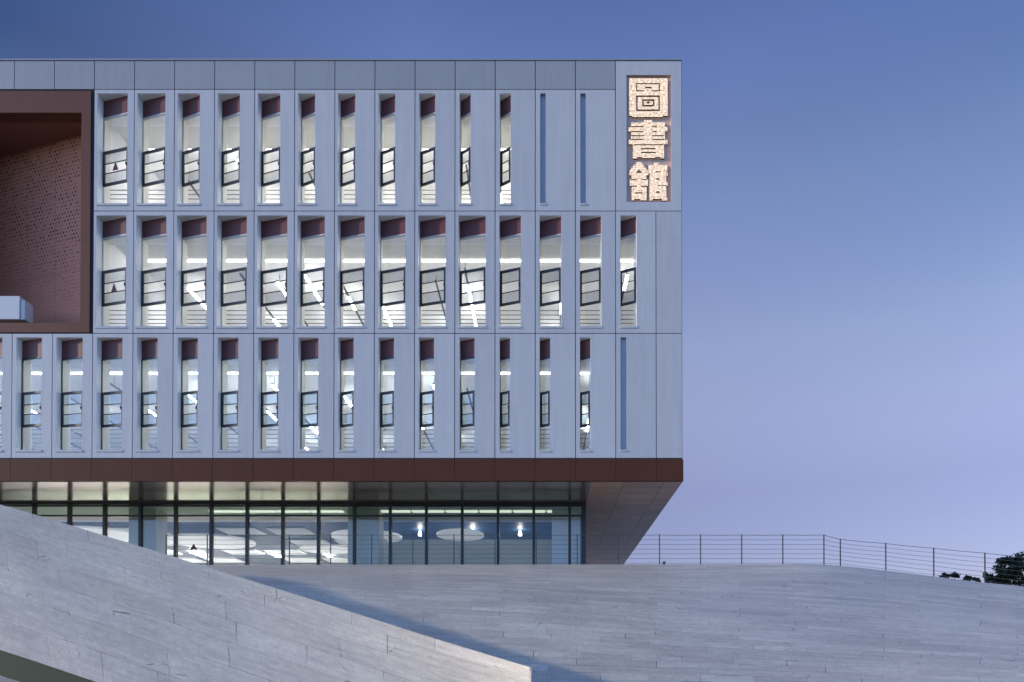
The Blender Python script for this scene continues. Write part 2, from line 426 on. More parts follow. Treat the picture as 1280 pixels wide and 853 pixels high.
def ring_panel(xa, xb, za, zb, hole=None):
    """one cladding panel with its window opening, 50 mm thick, open joints round it"""
    g = GAP / 2
    a, b, c, d = xa+g, xb-g, za+g, zb-g
    if hole is None:
        panels.box(a, b, 0, YB-.004, c, d); backing.quad((xa,YB,za),(xb,YB,za),(xb,YB,zb),(xa,YB,zb)); return
    p, q, r, s = hole
    o = [(a,c),(b,c),(b,d),(a,d)]; h = [(p,r),(q,r),(q,s),(p,s)]
    for k in range(4):
        k2 = (k+1) % 4
        panels.quad((o[k][0],0,o[k][1]),(o[k2][0],0,o[k2][1]),(h[k2][0],0,h[k2][1]),(h[k][0],0,h[k][1]))
        panels.quad((o[k][0],0,o[k][1]),(o[k2][0],0,o[k2][1]),(o[k2][0],YB-.004,o[k2][1]),(o[k][0],YB-.004,o[k][1]))
        e = [(xa,za),(xb,za),(xb,zb),(xa,zb)]
        backing.quad((e[k][0],YB,e[k][1]),(e[k2][0],YB,e[k2][1]),(h[k2][0],YB,h[k2][1]),(h[k][0],YB,h[k][1]))
    return

def slant(xo, xa, xb, da, db): return da + (db-da) * (xo-xa) / (xb-xa)

win_index = 0
for ri, r in enumerate(rows):
    zt, zb_ = Z(r['top']), Z(r['bot'])
    zmid = (r['top']+r['bot'])/2
    allw = [(w_, False) for w_ in r['win']] + [(s_, True) for s_ in r['slots']]
    glassmat = 'glass_low' if r['low'] else 'glass'
    panemat = 'pane_low' if r['low'] else 'pane'
    holes = []
    for i, ((pa, pb), is_slot) in enumerate(allw):
        k = r['k0'] + i
        ja, jb = joint(k), joint(k+1)
        if k == 13: jb = J820
        xa, xb = at(pa, zmid, 0).x, at(pb, zmid, 0).x
        if xa < ja + .04: xa = ja + .1
        ring_panel(ja, jb, r['za'], r['zb'], (xa, xb, zb_, zt))
        if is_slot:
            m = MB(); m.box(xa-.02, xb+.03, -.022, .10, zb_-.07, zb_)
            wobj = MB(); wobj.quad((xa,.11,zb_),(xb,.11,zb_),(xb,.11,zt),(xa,.11,zt))
            wobj.quad((xa,0,zb_),(xa,.11,zb_),(xa,.11,zt),(xa,0,zt)); wobj.quad((xb,0,zb_),(xb,.11,zb_),(xb,.11,zt),(xb,0,zt))
            wobj.quad((xa,0,zt),(xb,0,zt),(xb,.11,zt),(xa,.11,zt)); wobj.quad((xa,0,zb_),(xb,0,zb_),(xb,.11,zb_),(xa,.11,zb_))
            so = wobj.build('blind_slot', 'slot', B); m.build('sill', 'facade', so, bevel=.006)
            holes.append(None)
            continue
        da, db = r['depth'], DR
        S_ = lambda x: slant(x, xa, xb, da, db)
        # spandrel bottom and sash heights from the mean of the two photo heights at mean depth
        ym = (da+db)/2
        zs = at(400, (r['span'][0]+r['span'][1])/2, ym).z
        z_st = at(400, r['sash'][0], ym).z; z_sb = at(400, r['sash'][1], ym).z
        zbt = zb_ + .004
        # reveal: outer jambs, head, inner jambs
        v = MB()
        v.quad((xa,0,zb_),(xa,YI,zb_),(xa,YI,zt),(xa,0,zt))
        v.quad((xb,0,zb_),(xb,YI,zb_),(xb,YI,zt),(xb,0,zt))
        v.quad((xa,0,zt),(xb,0,zt),(xb,db,zt),(xa,da,zt))
        v.quad((xa,0,zb_),(xb,0,zb_),(xb,YI,zb_),(xa,YI,zb_))
        v.quad((xa,da+.05,zs),(xb,db+.05,zs),(xb,YI,zs),(xa,YI,zs))
        win = v.build('window', 'reveal', B)
        # spandrel (solid slab at the top of the slanted plane) with a pale trim below
        m = MB(); m.prism([(xa+.002,da),(xb-.002,db),(xb-.002,db+.05),(xa+.002,da+.05)], zs, zt-.003); m.build('spandrel', 'spandrel', win)
        m = MB(); m.prism([(xa+.003,da-.012),(xb-.003,db-.012),(xb-.003,db+.06),(xa+.003,da+.06)], zs-.06, zs-.002)
        m.build('trim', 'trim' if not r['low'] else 'sash', win)
        # glass sheet above and below the sash
        for (g0, g1) in ((z_st, zs-.06), (zb_, z_sb)):
            m = MB(); m.quad((xa,da,g0),(xb,db,g0),(xb,db,g1),(xa,da,g1)); m.build('glass', glassmat, win, fix=False)
        # thin dark jamb at the deep side
        m = MB(); m.box(xa+.002, xa+.022, da-.02, da+.05, zb_, zs-.06); m.build('jamb', 'sash' if r['low'] else 'trim', win)
        # sash: frame with three panes
        fw = .085
        def strip(x0, x1, z0, z1, pad=.03):
            return [(x0,S_(x0)-pad),(x1,S_(x1)-pad),(x1,S_(x1)+pad),(x0,S_(x0)+pad)], z0, z1
        m = MB()
        fx0, fx1 = xa+.006, xb-.012
        m.prism(*strip(fx0, fx0+fw, z_sb, z_st)); m.prism(*strip(fx1-fw*.8, fx1, z_sb, z_st))
        m.prism(*strip(fx0+fw, fx1-fw*.8, z_st-fw, z_st)); m.prism(*strip(fx0+fw, fx1-fw*.8, z_sb, z_sb+fw))
        hgt = z_st - z_sb
        zm1, zm2 = z_sb + hgt*.36, z_sb + hgt*.64
        for zz in (zm1, zm2): m.prism(*strip(fx0+fw, fx1-fw*.8, zz-.012, zz+.012, .015))
        m.box(fx1-fw*.9, fx1-fw*.55, S_(fx1)-.075, S_(fx1)-.03, z_sb+hgt*.46, z_sb+hgt*.54)
        m.build('sash', 'sash', win)
        for (g0, g1, gm, gn) in ((z_sb+fw, zm1-.012, panemat, 'reflection_tint_pane'), (zm1+.012, zm2-.012, glassmat, 'glass'), (zm2+.012, z_st-fw, panemat, 'reflection_tint_pane')):
            m = MB(); m.quad((fx0+fw,S_(fx0+fw),g0),(fx1-fw*.8,S_(fx1-fw*.8),g0),(fx1-fw*.8,S_(fx1-fw*.8),g1),(fx0+fw,S_(fx0+fw),g1))
            m.build(gn, gm, win, fix=False)
        # sill ledge
        m = MB(); m.box(xa-.025, xb+.025, -.022, .03, zb_-.085, zb_-.003); m.build('sill', 'facade', win, bevel=.008)
        # red rescue triangle on the first window of the two upper rows
        if i == 0 and ri in (0, 1):
            c = at(143.2 if ri == 0 else 141.2, 206 if ri == 0 else 358, S_(xa+.62)-.05)
            m = MB(); ty = S_(c.x)
            tri = [(-.13,-.17),(.13,-.17),(0,.17)]
            pts = [Vector((c.x+t[0], S_(c.x+t[0])-.012, c.z+t[1])) for t in tri]
            pb_ = [p + Vector((0,.006,0)) for p in pts]
            m.poly(pts); m.poly(pb_[::-1])
            for q in range(3): m.quad(pts[q], pts[(q+1)%3], pb_[(q+1)%3], pb_[q])
            m.build('warning_triangle', 'red', win)
        holes.append((xa, xb, zb_, zs, ja, jb))
    r['holes'] = holes
    # right-hand closing panels
    if ri == 0:
        pass
    else:
        ring_panel(J820, XR, r['za'], r['zb'])
    # inner wall face with openings
    zf, zc = r['za'] + .02, r['zb'] - .25
    r['zf'], r['zc'] = zf, zc
    prev = joint(r['k0'])
    for h in holes:
        if h is None: continue
        xa, xb, z0, z1, ja, jb = h
        inner.quad((ja,YI,zf),(jb,YI,zf),(jb,YI,z0),(ja,YI,z0)); inner.quad((ja,YI,z1),(jb,YI,z1),(jb,YI,zc),(ja,YI,zc))
        inner.quad((ja,YI,z0),(xa,YI,z0),(xa,YI,z1),(ja,YI,z1)); inner.quad((xb,YI,z0),(jb,YI,z0),(jb,YI,z1),(xb,YI,z1))
        prev = jb
    inner.quad((prev,YI,zf),(XR-.1,YI,zf),(XR-.1,YI,zc),(prev,YI,zc))

# blank cladding of the sign bay (with its recess)
SA, SB, SZ0, SZ1 = X(783.2,170), X(838.8,170), Z(252.5), Z(94)
JX = joint(13)
ring_panel(JX, XR, Z1, ZT, (SA, SB, SZ0, SZ1))
panels.build('facade_panels', 'facade', B)
backing.build('joint_backing', 'backing', B)
inner.build('interior_wall', 'wall', B)
m = MB()
for (a,b,c,d) in (((SA,0,SZ0),(SB,0,SZ0),(SB,.09,SZ0),(SA,.09,SZ0)),((SA,0,SZ1),(SB,0,SZ1),(SB,.09,SZ1),(SA,.09,SZ1)),
                  ((SA,0,SZ0),(SA,0,SZ1),(SA,.09,SZ1),(SA,.09,SZ0)),((SB,0,SZ0),(SB,0,SZ1),(SB,.09,SZ1),(SB,.09,SZ0)),
                  ((SA,.09,SZ0),(SB,.09,SZ0),(SB,.09,SZ1),(SA,.09,SZ1))): m.quad(a,b,c,d)
m.build('sign_recess', 'sign_back_glow', B)

# parapet: one panel per bay with a thin coping
m = MB(); bk = MB()
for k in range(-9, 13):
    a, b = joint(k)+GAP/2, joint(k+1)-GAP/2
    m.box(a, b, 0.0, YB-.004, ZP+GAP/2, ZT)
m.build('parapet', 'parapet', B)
bk.quad((XL,YB,ZP),(JX,YB,ZP),(JX,YB,ZT-.02),(XL,YB,ZT-.02)); bk.build('parapet_backing', 'backing', B)
m = MB(); m.box(XL, XR+.01, -.03, .4, ZT+.004, ZT+.05); m.build('coping', 'trim', B)

# shell: side, back, roof (real building depth)
YD = 30.0
m = MB()
m.quad((XR,0.002,ZS),(XR,YD,ZS),(XR,YD,ZT),(XR,0.002,ZT)); m.quad((XL,YD,ZS),(XR,YD,ZS),(XR,YD,ZT),(XL,YD,ZT)); m.quad((XL,0.06,Z2),(XL,YD,Z2),(XL,YD,ZT),(XL,.06,ZT))
m.quad((XL,.06,ZT-.3),(XR,.06,ZT-.3),(XR,YD,ZT-.3),(XL,YD,ZT-.3))
m.build('outer_shell', 'facade', B)

# fascia (brown band) in panels + shadow gap above
m = MB()
ks = list(range(-9, 14))
for k in ks:
    a = joint(k); b = joint(k+1) if k < 13 else J820
    m.box(a+.006, b-.006, -.03, .12, ZS, Z3-.05)
m.box(J820+.006, XR+.03, -.03, .12, ZS, Z3-.05)
m.build('fascia', 'fascia', B)
m = MB(); m.box(XL, XR-.01, .02, .13, Z3-.052, Z3+.02); m.box(XL, XR-.02, .0, .1, ZS+.01, Z3-.06); m.build('shadow_gap', 'backing', B)

# soffit
XSP = at(732.5, 660, 3.28).x
m = MB(); m.box(XL, XSP, .125, YD, ZS+.002, ZS+.06); m.build('soffit', 'soffit', B)
m = MB(); m.box(XSP+.004, XR+.03, .125, YD, ZS+.002, ZS+.06); m.build('soffit', 'copper', B)

# ---- portal on the left
PL = MB()
PXR = X(113, 265); PZ0, PZ1 = Z(416), Z(114.5)
FX = X(101.5, 265); FZ1 = Z(141.5)
FZ0 = Z(404)
m = MB()
PXL = joint(-4)  # unseen left jamb, added deep to keep sun off the perforated panel
m.box(FX, PXR, -.02, .5, PZ0, PZ1); m.box(PXL+.3, FX-.002, -.02, .45, FZ1, PZ1); m.box(PXL+.3, FX-.002, -.02, .5, PZ0, FZ0); m.box(PXL, PXL+.298, -.02, 2.4, PZ0, PZ1)
for ra, rb in ((Z1, ZP), (Z2, Z1)):
    for k in range(-9, -4): PL.box(joint(k)+GAP/2, joint(k+1)-GAP/2, 0, .06, ra+GAP/2, rb-GAP/2)
m.build('portal_frame_with_shade_jamb', 'frame_brown', B); PL.build('blank_panels', 'facade', B)
m = MB(); m.box(PXR, joint(0)+.02, .045, .5, PZ0-.06, PZ1+.05); m.box(XL, PXR+.002, .045, .5, PZ0-.07, PZ0-.003); m.box(XL, PXR+.002, .03, .5, PZ1+.003, PZ1+.07)
m.build('portal_gap', 'backing', B)
# perforated back panel: 0.5 m behind the frame on the right, deeper to the left
m = MB(); y1, y2 = .85, 1.75; xl2 = X(0, 265)
dl = math.hypot(FX-xl2, y2-y1)
xe = XL; ye = y1 + (y2-y1)*(FX-xe)/(FX-xl2); de = dl*(FX-xe)/(FX-xl2)
hh = PZ1 - PZ0
m.quad((FX,y1,PZ0),(xe,ye,PZ0),(xe,ye,PZ1),(FX,y1,PZ1), [(8,0),(8-de,0),(8-de,hh),(8,hh)])
m.build('perforated_panel', 'perforated', B)
M['lining'] = mat_plain('brown_lining', (0.24, 0.10, 0.075), 0.5, 0.0, 0.1, 1.0, spec=.3)
for zz in (FZ1+.003, FZ0-.004):
    m = MB(); m.quad((XL,.4,zz),(FX,.4,zz),(FX,y1+.02,zz),(XL,ye+.02,zz)); m.build('portal_lining', 'lining', B)
if False:
    m.quad((XL,.4,FZ1+.003),(FX,.4,FZ1+.003),(FX,y1+.02,FZ1+.003),(XL,ye+.02,FZ1+.003)); m.quad((XL,.4,FZ0-.004),(FX,.4,FZ0-.004),(FX,y1+.02,FZ0-.004),(XL,ye+.02,FZ0-.004))

# ---- interiors of the three lit storeys
for ri, r in enumerate(rows):
    xl = joint(r['k0']) if ri < 2 else XL
    xr = XR - .1
    zf, zc = r['zf'], r['zc']; zbk = zc - .22
    yb = 13.0
    m = MB(); m.quad((xl,YI,zf),(xr,YI,zf),(xr,yb,zf),(xl,yb,zf)); m.build('storey_floor', 'floor', B)
    m = MB(); m.quad((xl,2.35,zc),(xr,2.35,zc),(xr,yb,zc),(xl,yb,zc)); m.quad((xl,2.35,zbk),(xr,2.35,zbk),(xr,2.35,zc),(xl,2.35,zc))
    if ri == 2:
        for yy in (5.0, 8.4): m.box(xl, xr, yy, yy+.35, zc-.4, zc+.01)
    ceil = m.build('ceiling', 'ceiling', B)
    m = MB(); m.quad((xl,YI,zbk),(xr,YI,zbk),(xr,2.35,zbk),(xl,2.35,zbk)); m.build('bulkhead', 'bulkhead', ceil)
    m = MB(); m.quad((xl,yb,zf),(xr,yb,zf),(xr,yb,zc),(xl,yb,zc)); m.quad((xl,YI,zf),(xl,yb,zf),(xl,yb,zc),(xl,YI,zc)); m.quad((xr,YI,zf),(xr,yb,zf),(xr,yb,zc),(xr,YI,zc))
    m.build('room_wall', 'wall', B)
    if ri > 0:
        m = MB(); m.box(xl+.1, xr-.1, 2.28, 2.37, zbk-.034, zbk-.004); m.build('cove_light', 'cove', ceil)
    else:
        m = MB(); m.box(xl+.1, xr-.1, 2.38, 2.50, zbk+.10, zbk+.16); m.build('cove_light', 'cove_hidden', ceil)  # unseen strip added behind the lip to brighten the window jambs
    # hung lamp tracks running away from the facade
    zl = zc - .42
    rnd = random.Random(11 + ri)
    x = 3.45 + 1.337*0
    n = 0
    while x > xl + .3:
        segs = []; lit = []
        y0 = 2.55 + rnd.choice((0, .4, .9))
        tr = MB(); lm = MB()
        y = y0
        while y < 11.5:
            on = rnd.random() < (.28 if ri < 2 else .24)
            if abs(x + 3.19) < .2 and ri == 1: on = 2.6 < y < 7.0
            if on: lm = MB(); lm.box(x-.05, x+.05, y+.05, y+1.15, zl-.03, zl); lm.build('lamp_tube', 'lamp', ceil)
            tr.box(x-.035, x+.035, y+.02, y+1.18, zl+.003, zl+.06)
            y += 1.2
        tr.tube((x,y0+.3,zl+.05),(x,y0+.3,zc),.01,n=6); tr.tube((x,y-.6,zl+.05),(x,y-.6,zc),.01,n=6)
        tr.build('lamp_track', 'track', ceil)
        x -= 1.337 * rnd.choice((1, 1, 2) if ri == 1 else (1, 2, 2)); n += 1
    # guard rails behind the glass
    m = MB()
    for py in ([238, 243.5, 249], [388.5, 394, 399.5, 404.5], [537.5, 543, 548.5, 554, 559])[ri]:
        zr = at(400, py, YI+.12).z
        m = MB(); m.tube((xl, YI+.12, zr), (xr, YI+.12, zr), .015, n=6); m.build('guard_rail', 'rail', B)

# ---- ground floor: curtain wall, lobby
ZFLOOR = at(600, 706, 0).z - .02
YG = 3.28
zt_g = ZS - .0; XG = at(731.5, 660, YG).x
ztr = at(500, 645, YG).z
mull_px = [88,132,176.5,220.5,265,309.7,354.2,398.7,443.5,488.3,533.3,578,622.7,667.3,712]
cw = MB()
cw.box(XL, XG, YG-.09, YG+.09, zt_g-.09, zt_g-.001); cw.box(XL, XG, YG-.05, YG+.05, ztr-.035, ztr+.035)
cw.box(XL, XG, YG-.06, YG+.06, ZFLOOR, ZFLOOR+.1)
CWo = cw.build('curtain_wall', 'mullion', B, bevel=.006)
step = at(132,660,YG).x - at(88,660,YG).x
xs = [at(p,660,YG).x for p in mull_px]
x0 = xs[0]
while x0 - step > XL: x0 -= step; xs.insert(0, x0)
for x in xs:
    m = MB(); m.box(x-.055, x+.055, YG-.13, YG+.05, ZFLOOR, zt_g-.092); m.build('mullion', 'mullion', CWo, bevel=.006)
m = MB(); m.box(XG-.16, XG+.02, YG-.13, YG+.1, ZFLOOR, zt_g-.001); m.build('corner_post', 'mullion', CWo, bevel=.006)
m = MB(); m.quad((XL,YG,ZFLOOR),(XG,YG,ZFLOOR),(XG,YG,ztr),(XL,YG,ztr)); m.build('glass', 'curtain', CWo, fix=False)
m = MB(); m.quad((XL,YG,ztr),(XG,YG,ztr),(XG,YG,zt_g),(XL,YG,zt_g)); m.build('transom_glass', 'frost', CWo, fix=False)
# return wall of the lobby (dark panels), floors, ceilings
ZC = ZS - .14
xP = at(455, 660, 4.6).x            # partition
m = MB(); m.quad((XG-.05,YG+.1,ZFLOOR),(XG-.05,10.6,ZFLOOR),(XG-.05,10.6,ZS),(XG-.05,YG+.1,ZS)); m.build('side_glass', 'curtain', CWo, fix=False)
m = MB(); m.quad((XG,10.6,ZFLOOR),(XG,YD,ZFLOOR),(XG,YD,ZS),(XG,10.6,ZS)); m.build('lobby_side_wall', 'frame_brown', B)
for yy in (4.75, 6.2, 7.65, 9.1, 10.5):
    m = MB(); m.box(XG-.13, XG+.01, yy-.05, yy+.05, ZFLOOR, ZS-.002); m.build('mullion', 'mullion', CWo)
m = MB(); m.quad((XL,YG,ZFLOOR+.01),(XG,YG,ZFLOOR+.01),(XG,22,ZFLOOR+.01),(XL,22,ZFLOOR+.01)); m.build('lobby_floor', 'floor', B)
m = MB(); m.quad((XL,YG+.1,ZC),(XG,YG+.1,ZC),(XG,6.3,ZC),(XL,6.3,ZC)); LC = m.build('lobby_ceiling', 'ceiling', B)
m = MB(); m.quad((xP,6.3,ZC+.04),(XG,6.3,ZC+.04),(XG,10.7,ZC+.04),(xP,10.7,ZC+.04)); m.build('navy_ceiling', 'navy', LC)
m = MB(); m.quad((XL,6.3,ZC+.04),(xP,6.3,ZC+.04),(xP,20,ZC+.04),(XL,20,ZC+.04)); m.build('grey_ceiling', 'grey_ceiling', LC)
m = MB(); m.quad((xP,10.6,ZFLOOR),(XG,10.6,ZFLOOR),(XG,10.6,ZC+.1),(xP,10.6,ZC+.1)); m.build('lobby_end_wall', 'teal_wall', B)
m = MB(); m.quad((XL,19.9,ZFLOOR),(xP,19.9,ZFLOOR),(xP,19.9,ZC+.1),(XL,19.9,ZC+.1)); m.quad((xP-.01,YG+1.0,ZFLOOR),(xP-.01,19.9,ZFLOOR),(xP-.01,19.9,ZC+.1),(xP-.01,YG+1.0,ZC+.1)); m.build('hall_wall', 'wall', B)
m = MB(); m.quad((xP+.01,YG+1.0,ZFLOOR),(xP+.01,10.6,ZFLOOR),(xP+.01,10.6,ZC+.1),(xP+.01,YG+1.0,ZC+.1)); m.build('partition_wall', 'teal_wall', B)
# pale ceiling rafts between the grey
m = MB()
for i in range(9):
    for j in range(4):
        if (i + j) % 3 == 0: continue
        xx = xP - 1.2 - i*2.4; yy = 7.6 + j*2.9
        m.box(xx-1.9, xx, yy, yy+1.5, ZC-.02, ZC+.03)
m.build('ceiling_raft', 'ceiling', LC)
# columns just behind the glass
for (a, b) in ((160.5, 195), (434.5, 473.5)):
    xa, xb = at(a, 670, YG+.35).x, at(b, 670, YG+.35).x
    m = MB(); m.box(xa, xb, YG+.35, YG+1.25, ZFLOOR, ZC-.002); m.build('column', 'column', B, bevel=.02)
xa, xb = at(690, 670, YG+.6).x, at(727, 670, YG+.6).x
m = MB(); m.box(xa, xb-.05, YG+.6, YG+1.0, ZFLOOR, ZC-.002); m.build('end_screen', 'wall', B)
# big round ceiling discs
def disc(px0, px1, pyc, z, rscale=1.0):
    pc = (px0+px1)/2
    # depth where the given height projects to pyc
    y = 6.0
    for _ in range(40):
        y += (at(pc, pyc, y).z < z) * .2
    c = at(pc, pyc, y); rr = (at(px1, pyc, y).x - at(px0, pyc, y).x)/2
    m = MB(); n = 40
    m.prism([(c.x+rr*math.cos(2*math.pi*k/n), y+rr*rscale*math.sin(2*math.pi*k/n)) for k in range(n)], z-.05, z+.05)
    m.tube((c.x,y,z+.05),(c.x,y,ZC+.05),.02,n=6)
    m.build('ceiling_disc', 'disc', LC)
disc(212, 317, 677, ZC-.35, .85); disc(415, 502, 670, ZC-.3, .9); disc(546, 605, 668, ZC-.3, 1.1); disc(376, 446, 686, ZC-.3, .8)
disc(70, 175, 668, ZC-.35, .85)
# small pendants
for (px, py) in ((525, 663), (591, 661), (650, 663)):
    y = 8.2; c = at(px, py, y); zz = min(c.z, ZC-.1)
    m = MB(); m.tube((c.x,y,zz-.14),(c.x,y,zz+.06),.09,.04,n=12); m.tube((c.x,y,zz+.06),(c.x,y,ZC+.03),.012,n=6); m.build('pendant', 'pendant', LC)
# ceiling strip lights of the hall
for px in (30, 100, 150, 216, 318, 388):
    y0_ = 12.0
    c = at(px, 690, y0_)
    m = MB(); m.box(c.x-.09, c.x+.09, y0_+2, y0_+3.6, ZC-.05, ZC-.025)
    m.build('lamp_or_fill_strip', 'panel_light', LC)
for k in range(11):  # added fill strips behind the transom, brightening columns and end wall
    xx = XG - .9 - k*1.45
    if k in (6,): continue
    m = MB(); m.box(xx-.68, xx+.68, 4.0, 4.3, ZC-.045, ZC-.004); m.build('lamp_or_fill_strip', 'lobby_fill', LC)
# timber bench-like counters at the foot of the hall
m = MB(); m.box(xP-9, xP-.6, 12.5, 12.6, ZFLOOR+1.75, ZFLOOR+2.0)
for k in range(7): m.box(xP-9+k*1.35, xP-8.93+k*1.35, 12.5, 12.6, ZFLOOR, ZFLOOR+1.75)
m.build('gallery_screen', 'wall', B)
# red triangle on the curtain wall
c = at(242, 684, YG-.01)
m = MB(); t = [(-.16,-.13),(.16,-.13),(0,.14)]
p1 = [Vector((c.x+a, YG-.012, c.z+b)) for a,b in t]; p2 = [p+Vector((0,.006,0)) for p in p1]
m.poly(p1); m.poly(p2[::-1])
for q in range(3): m.quad(p1[q], p1[(q+1)%3], p2[(q+1)%3], p2[q])
m.build('warning_triangle', 'red', CWo)

# ------------------------------------------------------------------ sign: three block characters
SG = empty('illuminated_sign', 'glowing warm white sign of three stacked block characters on the top right corner', 'sign', ((SA+SB)/2, .09, SZ0))
def sp(zx, zy):   # crop pixel -> facade plane
    px, py = 770 + zx/4.49, 80 + zy/4.49
    p = at(px, py, 0); return p.x, p.z
def block(name, rects, holes, label):
    R_ = [(*sp(a,d), *sp(c,b)) for a,b,c,d in rects]; H_ = [(*sp(a,d), *sp(c,b)) for a,b,c,d in holes]
    xs_ = sorted({round(v,4) for q in R_+H_ for v in (q[0],q[2])}); zs_ = sorted({round(v,4) for q in R_+H_ for v in (q[1],q[3])})
    def filled(i, j):
        if not (0 <= i < len(xs_)-1 and 0 <= j < len(zs_)-1): return False
        x, z = (xs_[i]+xs_[i+1])/2, (zs_[j]+zs_[j+1])/2
        ins = lambda q: q[0] < x < q[2] and q[1] < z < q[3]
        return any(map(ins, R_)) and not any(map(ins, H_))
    fa = MB(); ed = MB(); y0, y1 = .012, .075
    for i in range(len(xs_)-1):
        for j in range(len(zs_)-1):
            if not filled(i,j): continue
            a,b,c,d = xs_[i],xs_[i+1],zs_[j],zs_[j+1]
            fa.quad((a,y0,c),(b,y0,c),(b,y0,d),(a,y0,d))
            for (di,dj,p,q) in ((-1,0,(a,c),(a,d)),(1,0,(b,c),(b,d)),(0,-1,(a,c),(b,c)),(0,1,(a,d),(b,d))):
                if not filled(i+di,j+dj): ed.quad((p[0],y0,p[1]),(q[0],y0,q[1]),(q[0],y1,q[1]),(p[0],y1,p[1]))
    inv = SG.location
    for mb in (fa, ed): mb.v = [(x-inv.x, y-inv.y, z-inv.z) for x,y,z in mb.v]
    o = fa.build(name, 'sign', SG, fix=False); e = ed.build('edge', 'sign_edge', o, fix=False)
    return o
def ringh(a,b,c,d,t):
    t = t*1.5
    return _ringh(a,b,c,d,t)
def _ringh(a,b,c,d,t): return [(a,b,c,b+t),(a,d-t,c,d),(a,b,a+t,d),(c-t,b,c,d)]
block('character', [(75,80,290,290),(90,290,262,297)],
      [(113,107,247,113),(113,107,120,153),(240,107,247,153),(113,147,160,153),(203,147,247,153),(163,128,200,136)]
      + ringh(113,176,247,264,6) + ringh(147,198,216,238,6) + [(173,210,189,221)], '')
block('character', [(157,315,202,330),(85,328,275,425),(70,354,288,378),(72,425,290,450),(95,450,270,522),(95,522,118,530),(148,522,220,527),(250,522,270,530)],
      [(85,348,155,354),(85,376,155,382),(85,399,155,405),(85,420,155,426),(204,348,230,354),(204,376,230,382),(204,399,270,405),(204,420,270,426),(99,450,266,456),(140,472,223,479),(140,493,223,500)], '')
block('character', [(115,550,143,560),(105,560,152,570),(95,570,161,582),(86,582,170,594),(78,594,178,606),(75,606,182,624),(88,624,170,648),(78,648,180,684),(88,684,172,765),
                    (214,553,240,566),(182,566,288,598),(182,598,212,612),(190,598,282,765),(260,604,290,628),(275,664,290,684),(258,752,288,766),(188,640,196,766)],
      [(113,606,145,612),(118,600,140,606),(124,592,134,600),(85,645,117,650),(140,645,172,650),(88,683,118,689),(140,683,172,689),(108,720,150,727),(100,758,135,766),
       (222,602,250,608),(226,641,243,650),(234,680,285,684),(226,714,246,725),(205,757,258,767)], '')

# ------------------------------------------------------------------ pale box in the portal
p0, p1 = at(-14, 403, .3), at(30, 374, .3)
bx = empty('equipment_box', 'pale grey metal box with end cap on the ledge of the brown perforated portal', 'box', (p0.x, .3, p0.z))
m = MB(); m.box(0, p1.x-p0.x, -.22, .3, 0, p1.z-p0.z); m.build('casing', 'white_box', bx, bevel=.015)
q1 = at(35.5, 378.5, .3)
m = MB(); m.box(p1.x-p0.x+.004, q1.x-p0.x, -.18, .26, .01, q1.z-p0.z); m.build('end_cap', 'white_box', bx, bevel=.015)

# ------------------------------------------------------------------ ground shapes
def lerp(a, b, t): return a + (b-a)*t
def poly_sample(pts, n):
    """Catmull-Rom through control points, resampled evenly by index"""
    P = [Vector(p) for p in pts]; out = []
    for i in range(n+1):
        t = i/n*(len(P)-1); k = min(int(t), len(P)-2); f = t-k
        a,b,c,d = P[max(k-1,0)],P[k],P[k+1],P[min(k+2,len(P)-1)]
        out.append(.5*((2*b)+(c-a)*f+(2*a-5*b+4*c-d)*f*f+(3*b-a-3*c+d)*f*f*f))
    return out

def loft(lines, sub, name, mat, skew=0.0, rough=0.0, smooth=True):
    """surface through a list of equally sampled 3D lines; uv in metres along / across"""
    n = len(lines[0]); ring = []
    for a, b, s in zip(lines[:-1], lines[1:], sub):
        for q in range(s): ring.append([lerp(a[i], b[i], q/s) for i in range(n)])
    ring.append(lines[-1])
    us = [[0]*n for _ in ring]; vs = [[0]*n for _ in ring]
    mid = len(ring)//2
    base = [0.0]
    for i in range(1, n): base.append(base[-1] + (ring[mid][i]-ring[mid][i-1]).length)
    m = MB(); me = bpy.data.meshes.new(name)
    for j in range(len(ring)):
        for i in range(n):
            us[j][i] = base[i]
            vs[j][i] = 0 if j == 0 else vs[j-1][i] + (ring[j][i]-ring[j-1][i]).length
    # keep courses parallel to the lofted lines
    mv = [sum(r_)/n for r_ in vs]
    verts = [tuple(p) for r_ in ring for p in r_]; faces = []; uvs = []
    for j in range(len(ring)-1):
        for i in range(n-1):
            faces.append((j*n+i, j*n+i+1, (j+1)*n+i+1, (j+1)*n+i))
            uvs.append([(us[a][b], mv[a]) for a,b in ((j,i),(j,i+1),(j+1,i+1),(j+1,i))])
    me.from_pydata(verts, [], faces)
    lay = me.uv_layers.new(name='UVMap'); li = 0
    for u in uvs:
        for k in u: lay.data[li].uv = k; li += 1
    me.materials.append(M[mat])
    if smooth:
        for p in me.polygons: p.use_smooth = True
    o = bpy.data.objects.new(name, me); COL.objects.link(o); return o

# ground sheet to the horizon
m = MB(); m.quad((-1500,-300,-1.7),(1500,-300,-1.7),(1500,2500,-1.7),(-1500,2500,-1.7)); struct(m.build('ground', 'ground'))

